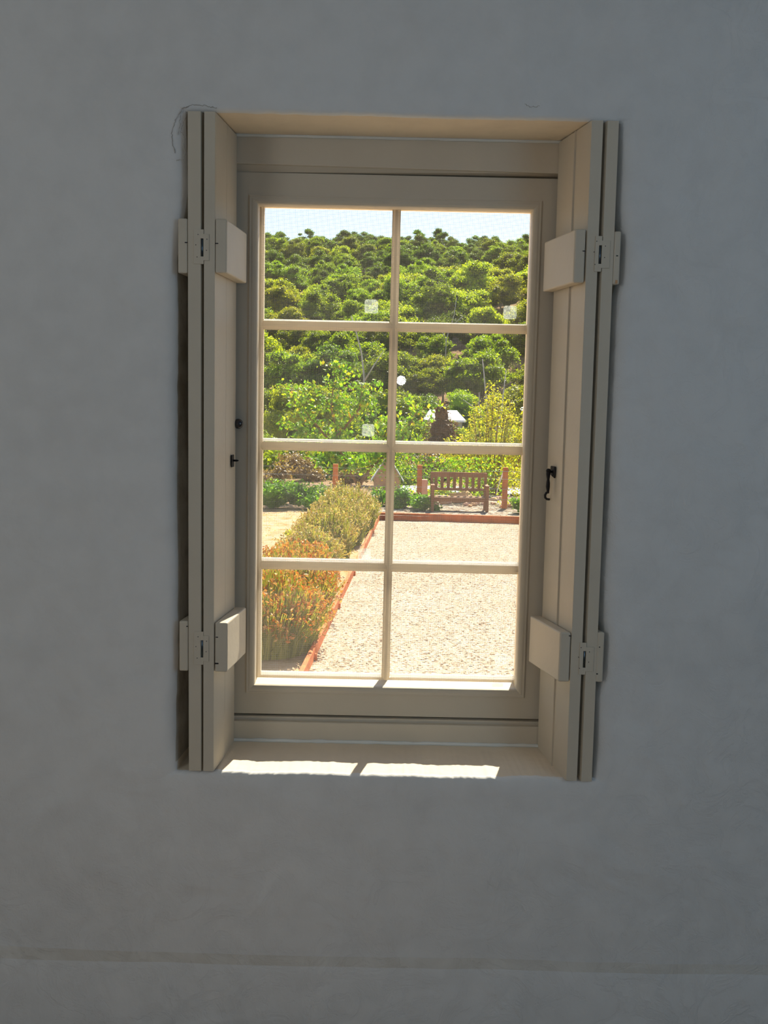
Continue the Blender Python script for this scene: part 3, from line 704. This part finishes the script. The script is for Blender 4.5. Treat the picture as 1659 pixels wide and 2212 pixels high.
def kd(p):  # weighted kinds
    def f(x, y):
        q = rnd.random()
        right = x > -2
        w_ = p if not right else (p[0]*.5, p[1], p[2]*1.6)
        t = sum(w_); q *= t
        return 0 if q < w_[0] else 1 if q < w_[0]+w_[1] else 2
    return f
for y in (184, 179): row(y, 1.9, .52, .8, lambda x, y: 3 if rnd.random() < .6 else 0, *L_r)
row(172, 3.0, .75, .98, kd((5, 3, 0)), *L_r)
for y in (163, 154, 145, 136): row(y, 3.7, .72, 1.0, kd((4, 4, .6)), *L_u)
for y in (127, 119, 111, 103, 95): row(y, 3.9, .72, 1.05, kd((1, 4, 3)), *L_m, margin=2)
for y in (88, 81, 75): row(y, 3.9, .65, .95, kd((1.5, 3, 2)), *L_l, margin=1.5)
print('hill trees', cnt)
# individual mid-distance trees and bushes
def solo(name, blobs, dens, size, mat, loc, label, cat, part='foliage', stem=None, aspect=.55, coref=.78, rough=.16, group=None):
    r = empty(name, loc, label=label, cat=cat, group=group)
    me = puff_mesh(part, blobs, dens, size, [mat], aspect=aspect, coref=coref, rough=rough, seed=hash(name+str(loc)) % 7 if False else loc[0]); o = bpy.data.objects.new(part, me); COL.objects.link(o); o.parent = r
    if stem: s_ = stem.build('trunk', M['brownbark'] if cat != 'gum' else M['bark'], smooth=True); s_.parent = r
    return r
def dome(n, R, H, r0, seed, z0=.2, flatx=1):
    rn = random.Random(seed); out = []
    for k in range(n):
        a = rn.random()*6.283; q = rn.random()**.55*R
        hh = z0+(H-r0*.6-z0)*rn.random()*math.sqrt(max(.05, 1-(q/R)**2*.8))
        out.append((math.cos(a)*q*flatx, math.sin(a)*q*.7, hh, r0*rn.uniform(.75, 1.2), r0*rn.uniform(.6, .95)))
    return out
mid = [(-7.4, 62, 3.4, 4.6, 'gum_mid', 'low olive gum behind the fruit tree, at the far left'),
       (-4.6, 57, 3.0, 5.2, 'gum_light', 'broad olive gum rising behind the left half of the fruit tree'),
       (-1.9, 60, 3.0, 4.6, 'gum_mid', 'rounded olive gum behind the tip of the fruit tree'),
       (.9, 62, 2.8, 5.6, 'gum_mid', 'layered olive gum just right of the central glazing bar'),
       (2.9, 66, 2.2, 4.0, 'gum_dark', 'dark low gum between the glazing bar and the russet conifer'),
       (5.2, 64, 2.6, 4.8, 'gum_mid', 'loose olive gum above the pale shed roof'),
       (8.4, 64, 2.4, 5.4, 'gum_light', 'thin yellowish gum above the yellow tree at right')]
for i, (x, y, R, Hh, mt, lb) in enumerate(mid):
    st = MB().tube([(0, 0, -.3), (.1, 0, 1.5), (.3, 0, Hh*.6)], [.2, .16, .08], 7)
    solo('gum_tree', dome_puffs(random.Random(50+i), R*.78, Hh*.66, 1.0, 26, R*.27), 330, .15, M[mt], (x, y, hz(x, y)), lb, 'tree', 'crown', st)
# low scrub between garden and valley
rn = random.Random(8)
sc = [(-3.9, 33, 'dry', .9), (-3.2, 36, 'dry', 1.1), (-4.6, 40, 'gum_mid', 1.6), (-2.0, 38, 'shrub', 1.1), (-1.1, 34, 'dry', .8), (.8, 33, 'gum_mid', 1.0), (1.5, 36, 'dry', 1.1), (.6, 42, 'gum_dark', 1.7), (1.6, 46, 'gum_mid', 1.8), (3.6, 37, 'russet', .9), (4.4, 40, 'gum_mid', 1.5), (5.4, 36, 'dry', 1.0), (6.3, 42, 'gum_mid', 1.7), (-5.6, 46, 'gum_mid', 2.0), (-3.0, 46, 'gum_mid', 1.9), (-.8, 48, 'gum_light', 1.8), (7.2, 48, 'gum_mid', 1.9), (3.2, 50, 'gum_dark', 1.9), (4.9, 51, 'gum_mid', 1.7), (2.0, 52, 'gum_mid', 2.0), (6.6, 53, 'gum_light', 1.9)]
labs = {'dry': 'dry tan scrub bush on the bare ground beyond the fence', 'gum_mid': 'low olive bush in the hollow beyond the fence', 'shrub': 'small dark green bush behind the trunk of the fruit tree', 'gum_dark': 'dark green bush in the hollow beyond the fence', 'russet': 'reddish low bush behind the bench', 'gum_light': 'yellow green bush in the hollow beyond the fence'}
for i, (x, y, mt, R) in enumerate(sc):
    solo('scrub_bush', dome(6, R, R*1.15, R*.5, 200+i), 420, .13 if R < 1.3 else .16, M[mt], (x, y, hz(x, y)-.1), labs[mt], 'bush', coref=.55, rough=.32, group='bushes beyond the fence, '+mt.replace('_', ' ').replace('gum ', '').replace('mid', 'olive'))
for x_, y_, R_, lb in ((3.1, 50, 1.3, 'olive bush hiding the left wall of the pale roofed shed'), (4.6, 49, 1.35, 'olive bush hiding the right wall of the pale roofed shed'), (8.6, 60, 1.6, 'olive bush below the white roof at the far right'), (1.3, 48, 1.3, 'olive bush left of the pale roofed shed')):
    solo('valley_bush', dome_puffs(random.Random(int(x_*10)), R_, 1.9, .7, 22, .5), 420, .12, M['gum_mid'], (x_, y_, hz(x_, y_)-.1), lb, 'bush', coref=.6, rough=.3)
# russet conifer
solo('conifer', [(0, 0, .5, .72, .6), (.05, 0, 1.1, .66, .6), (0, 0, 1.8, .54, .6), (.03, 0, 2.5, .4, .55), (0, 0, 3.1, .22, .5), (-.4, 0, .8, .42, .5), (.4, .1, 1.3, .38, .5)], 900, .09, M['russet'], (2.35, 38, hz(2.35, 38)-.45), 'russet brown conifer standing before the pale shed roof', 'tree', 'foliage', MB().tube([(0, 0, -.2), (0, 0, 1.8)], [.07, .03], 6))
for o_ in bpy.data.objects:
    if o_.name == 'conifer': o_.scale = (1.45, 1.3, 1)
# dead and bare pale trunks
def bare(name, pts, loc, label):
    mb = MB()
    for p, r0, r1 in pts:
        n = len(p); mb.tube(p, [r0+(r1-r0)*i/(n-1) for i in range(n)], 6)
    tag(mb.build(name, M['bark'], smooth=True), label, 'tree').location = loc
bare('bare_tree', [([(0, 0, -.5), (.05, 0, 2), (-.05, 0, 4.2), (-.25, 0, 5.8), (-.7, 0, 7.4), (-1.0, 0, 8.3)], .09, .03), ([(0, 0, 3.9), (.6, 0, 4.9), (1.3, 0, 6.0)], .07, .02), ([(0, 0, 3.4), (-.5, 0, 3.9), (-1.0, 0, 3.7)], .07, .02), ([(.05, 0, 2.3), (.6, 0, 2.8), (1.1, 0, 2.6)], .06, .02)], (-1.35, 67, hz(-1, 67)+.6), 'forked dead white trunk left of the central glazing bar')
bare('bare_tree', [([(0, 0, -.5), (0, 0, 2), (-.3, 0, 4.4), (-.5, 0, 6.0)], .08, .02), ([(0, 0, 1.2), (.6, 0, 3), (.8, 0, 5.5)], .07, .02), ([(-.1, 0, 2.4), (-.9, 0, 3.4), (-1.5, 0, 3.8)], .05, .015), ([(.2, 0, 1.9), (1.1, 0, 2.2), (1.7, 0, 2.1)], .05, .02)], (5.8, 52, hz(5.8, 52)), 'tall thin pale trunks rising above the yellow tree')
bare('bare_tree', [([(0, 0, -.5), (.1, 0, 3), (.7, 0, 5), (.9, 0, 6.6)], .06, .02), ([(.1, 0, 2.8), (-.7, 0, 4.4)], .04, .02), ([(.4, 0, 4), (1.5, 0, 5.0)], .06, .02)], (5.3, 86, hz(5.3, 86)+1.2), 'bare pale branches among the gums in the upper right pane')

# fruit tree: big leaves on leaning branches
ft = empty('fruit_tree', (-.78, 26, G), label='bright green broad-leaved fruit tree with a leaning trunk in the left panes', cat='tree')
br = [[(-.05, 0, -.1), (.2, 0, .55), (.62, 0, 1.2), (.95, .1, 2.2)], [(.1, 0, .4), (-.4, .1, 1.3), (-.7, 0, 2.6), (-.62, 0, 3.75)], [(-.1, .1, .75), (-1.0, 0, 1.5), (-1.9, 0, 2.1)], [(.45, 0, .95), (1.3, 0, 1.7), (1.75, 0, 2.6)], [(-.4, .1, 1.3), (-1.3, .1, 2.3), (-1.75, 0, 3.1)], [(-.5, 0, 1.8), (.1, 0, 2.6), (.15, 0, 3.2)]]
mb = MB()
for k, b_ in enumerate(br):
    r0 = .07 if k == 0 else .045; mb.tube(b_, [r0*(1-.75*i/(len(b_)-1)) for i in range(len(b_))], 7)
mb.build('trunk', M['brownbark'], smooth=True).parent = ft
tips = []
rn = random.Random(5)
for b_ in br[1:]+[br[0]]:
    for i in range(1, len(b_)):
        for t in (.25, .6, 1): tips.append([b_[i-1][q]*(1-t)+b_[i][q]*t for q in range(3)])
C, Nn = [], []
twig = MB()
for (x, y, z) in tips:
    if z < .9: continue
    for _ in range(8):
        a = rn.random()*6.283; e = rn.uniform(-.6, .9); L_ = rn.uniform(.35, .85)
        ex, ey, ez = x+math.cos(a)*L_*math.cos(e), y+math.sin(a)*L_*math.cos(e)*.8, z+math.sin(e)*L_*.75
        ez = max(ez, .55)
        twig.tube([(x, y, z), (ex, ey, ez)], [.009, .004], 4)
        for k in range(12):
            t = rn.random()**.7; C.append((x+(ex-x)*t+rn.gauss(0, .07), y+(ey-y)*t+rn.gauss(0, .07), z+(ez-z)*t+rn.gauss(0, .07))); Nn.append((rn.gauss(0, .4), -.4, .5))
for k in range(60):   # leading shoot at the top
    t = rn.random(); C.append((-.62+rn.gauss(0, .10*(1-t)+.03), rn.gauss(0, .05), 3.2+.75*t)); Nn.append((0, -.3, .6))
print('fruit leaves', len(C))
me = leaves_mesh('foliage', np.array(C), np.array(Nn), .135, .66, [M['fruit']], jitter=.6)
o = bpy.data.objects.new('foliage', me); COL.objects.link(o); o.parent = ft
twig.build('twig', M['brownbark']).parent = ft
# drooping low spray in front of the fence (third pane)
# yellow-green tree on the right
yt = empty('yellow_tree', (3.3, 28.5, G), label='small-leaved yellow green tree behind the bench in the right panes', cat='tree')
mb = MB()
stems = []
for k in range(26):
    x_ = -1.45+k*.125+rn.uniform(-.08, .08); top = 1.6+1.75*math.exp(-((x_-.15)/.75)**2)+rn.uniform(-.25, .35)+(.55 if x_ > 1.0 else 0)
    pts = [(.1+x_*.12, rn.uniform(-.2, .2), -.1), (x_*.55, rn.uniform(-.3, .3), top*.4), (x_, rn.uniform(-.4, .4), top)]
    stems.append(pts); mb.tube(pts, [.04, .025, .006], 5)
mb.build('branch', M['brownbark'], smooth=True).parent = yt
C, Nn = [], []
for pts in stems:
    for k in range(420):
        t = rn.random()**.8
        if t < .5: q = [pts[0][i]+(pts[1][i]-pts[0][i])*t*2 for i in range(3)]
        else: q = [pts[1][i]+(pts[2][i]-pts[1][i])*(t*2-1) for i in range(3)]
        sp = .24*(1-t)+.09
        if q[2] < .35: continue
        C.append((q[0]+rn.gauss(0, sp), q[1]+rn.gauss(0, sp), q[2]+rn.gauss(0, .1))); Nn.append((rn.gauss(0, .5), -.3, .5))
me = leaves_mesh('foliage', np.array(C), np.array(Nn), .088, .55, [M['yellowleaf']], jitter=.9)
o = bpy.data.objects.new('foliage', me); COL.objects.link(o); o.parent = yt
# climbing greenery on the fence behind the bench
def leafcloud(name, n, fn, size, mat, loc, label, cat, asp=.6):
    C = np.array([fn() for _ in range(n)]); me = leaves_mesh(name, C, np.tile([0, -.3, .5], (n, 1)), size, asp, [mat], jitter=.8)
    o = bpy.data.objects.new(name, me); COL.objects.link(o); o.location = loc; return tag(o, label, cat)
leafcloud('climber', 1900, lambda: (rn.gauss(0, .8), rn.gauss(0, .15), .2+rn.random()**.8*1.15), .085, M['fruit'], (1.9, 24.7, G), 'leafy climber with glossy leaves on the wires behind the bench', 'climbing plant')
leafcloud('climber', 900, lambda: (rn.gauss(0, .35), rn.gauss(0, .15), .1+rn.random()*1.15), .08, M['yellowleaf'], (3.75, 24, G), 'light green climber right of the last fence post', 'climbing plant')
# shrubs in the beds
def shrub(x, y, R, H_, label, seed, mat='shrub', size=.06):
    return solo('garden_shrub', dome(8, R, H_, min(R, H_)*.55, seed, .12), 700, size*1.4, M[mat], (x, y, G), label, 'shrub', 'foliage', aspect=.5, rough=.3, coref=.6)
shrub(-2.75, 23.2, .75, .78, 'dense green shrub at the left end of the lawn', 1)
shrub(-1.75, 23.3, .62, .68, 'dense green shrub just left of the left fence post', 2)
shrub(-.1, 23.2, .36, .6, 'low green shrub behind the far end of the hedge', 3)
shrub(.62, 22.6, .42, .68, 'bushy green shrub left of the bench', 4)
shrub(1.05, 22.3, .3, .5, 'small green shrub touching the left leg of the bench', 5)
shrub(3.42, 22.0, .3, .55, 'dark green shrub at the right end of the sleeper', 6)
shrub(3.9, 22.6, .5, .7, 'dark green shrub behind the right end of the sleeper', 7)
shrub(2.75, 27.2, .35, .4, 'yellow green tuft beyond the boulder', 8, 'yellowleaf')
shrub(1.7, 27.2, .3, .36, 'yellow green tuft seen below the bench back', 9, 'yellowleaf')
shrub(-1.75, 17.1, .14, .2, 'single small green weed on the dry lawn', 10, 'yellowleaf', .05)

# hedge of seeding lavender-like clumps
def clump(x, y, R, H_, n, heads, label, seed):
    rn = np.random.RandomState(seed); r = empty('hedge_plant', (x, y, G), label=label, cat='hedge plant', group=None)
    a = rn.uniform(0, 6.283, n); q = np.sqrt(rn.uniform(0, 1, n))*R; bx, by = np.cos(a)*q*.85, np.sin(a)*q*.85*1.3
    lean = q/R; tuft = np.array([noise.noise(Vector((float(i_)*3.2+x*5, float(j_)*3.2+y, 1.0))) for i_, j_ in zip(np.cos(a)*q, np.sin(a)*q)])
    h = H_*(1-.42*lean**2)*rn.uniform(.6, 1.12, n)*(1+.35*tuft)
    tx, ty = np.cos(a)*q*1.05+rn.normal(0, .06, n), np.sin(a)*q*1.3+rn.normal(0, .06, n)
    b = np.stack([bx, by, np.full(n, .02)], 1); t = np.stack([tx, ty, h], 1)
    wv = np.stack([np.cos(a+1.57), np.sin(a+1.57)*.4, np.zeros(n)], 1)*.007
    wv = np.where(rn.rand(n, 1) < .5, wv, np.array([[.007, 0, 0]]))
    m_ = (b+t)/2+np.stack([np.cos(a), np.sin(a), np.zeros(n)], 1)*-.02+np.array([0, 0, .05])
    V = np.stack([b-wv, b+wv, m_+wv, m_-wv, t+wv*.5, t-wv*.5], 1).reshape(-1, 3)
    base = np.arange(n)[:, None]*6; Fq = np.concatenate([base+np.array([[0, 1, 2, 3]]), base+np.array([[3, 2, 4, 5]])], 0)
    me = bpy.data.meshes.new('stalks'); me.from_pydata(V.tolist(), [], Fq.tolist()); me.materials.append(M['stalk']); me.update()
    o = bpy.data.objects.new('stalks', me); COL.objects.link(o); o.parent = r
    # leaves along the stalks for density
    k = int(n*1.6); idx = rn.randint(0, n, k); tt = rn.uniform(.15, .95, (k, 1)); c = b[idx]*(1-tt)+t[idx]*tt+rn.normal(0, .02, (k, 3))
    me = leaves_mesh('leaves', c, np.tile([0, 0, .1], (k, 1))+0., .055, .22, [M['stalk']], jitter=1)
    o = bpy.data.objects.new('leaves', me); COL.objects.link(o); o.parent = r
    k = int(n*.8); sel = rn.choice(n, k, replace=False); c = t[sel]+np.array([0, 0, .0])
    me = leaves_mesh('seed_heads', np.concatenate([c, c+rn.normal(0, .012, (k, 3))-[0, 0, .03]]), np.tile([0., 0, 0], (2*k, 1)), .050, .55, [M[heads]], jitter=1)
    o = bpy.data.objects.new('seed_heads', me); COL.objects.link(o); o.parent = r
cl = [(-1.20, 8.35, .6, .80, 3400, 'head', 'nearest hedge plant, rusty orange heads, at the lower left pane'),
      (-1.12, 9.8, .55, .80, 3200, 'head', 'second nearest hedge plant, orange heads, beside the gravel'),
      (-1.12, 11.4, .46, .72, 2200, 'head', 'third hedge plant from the house, just below the lowest glazing bar'),
      (-1.12, 13.2, .5, .66, 2200, 'head_pale', 'fourth hedge plant from the house, low and sprawling, above the lowest glazing bar'),
      (-.98, 14.9, .52, .84, 2400, 'head_pale', 'fifth hedge plant from the house, mid row with green stalks'),
      (-.84, 16.6, .55, .92, 2400, 'head_pale', 'sixth hedge plant from the house, tall with brown heads'),
      (-.68, 18.6, .6, .92, 2600, 'head_pale', 'farthest hedge plant, rounded and pale, before the left fence post')]
for i, (x, y, R, H_, n, hd, lb) in enumerate(cl): clump(x, y, R, H_, n, hd, lb, 300+i)
# sparse dry tufts on the lawn
n = 700
C = np.stack([RS.uniform(-4, -1.4, n), RS.uniform(12, 22.5, n), RS.uniform(-.99, -.955, n)], 1)
me = leaves_mesh('dry_grass', C, np.tile([0., -1, 0], (n, 1)), .035, .5, [M['dryg']], jitter=.6)
o = bpy.data.objects.new('dry_grass', me); COL.objects.link(o); tag(o, 'sparse dry grass wisps on the sandy lawn', 'grass', kind='stuff')
# remove unused prototypes
for i, (t, c, tr) in enumerate(protos):
    if i not in used:
        for q in (c, tr, t): bpy.data.objects.remove(q)
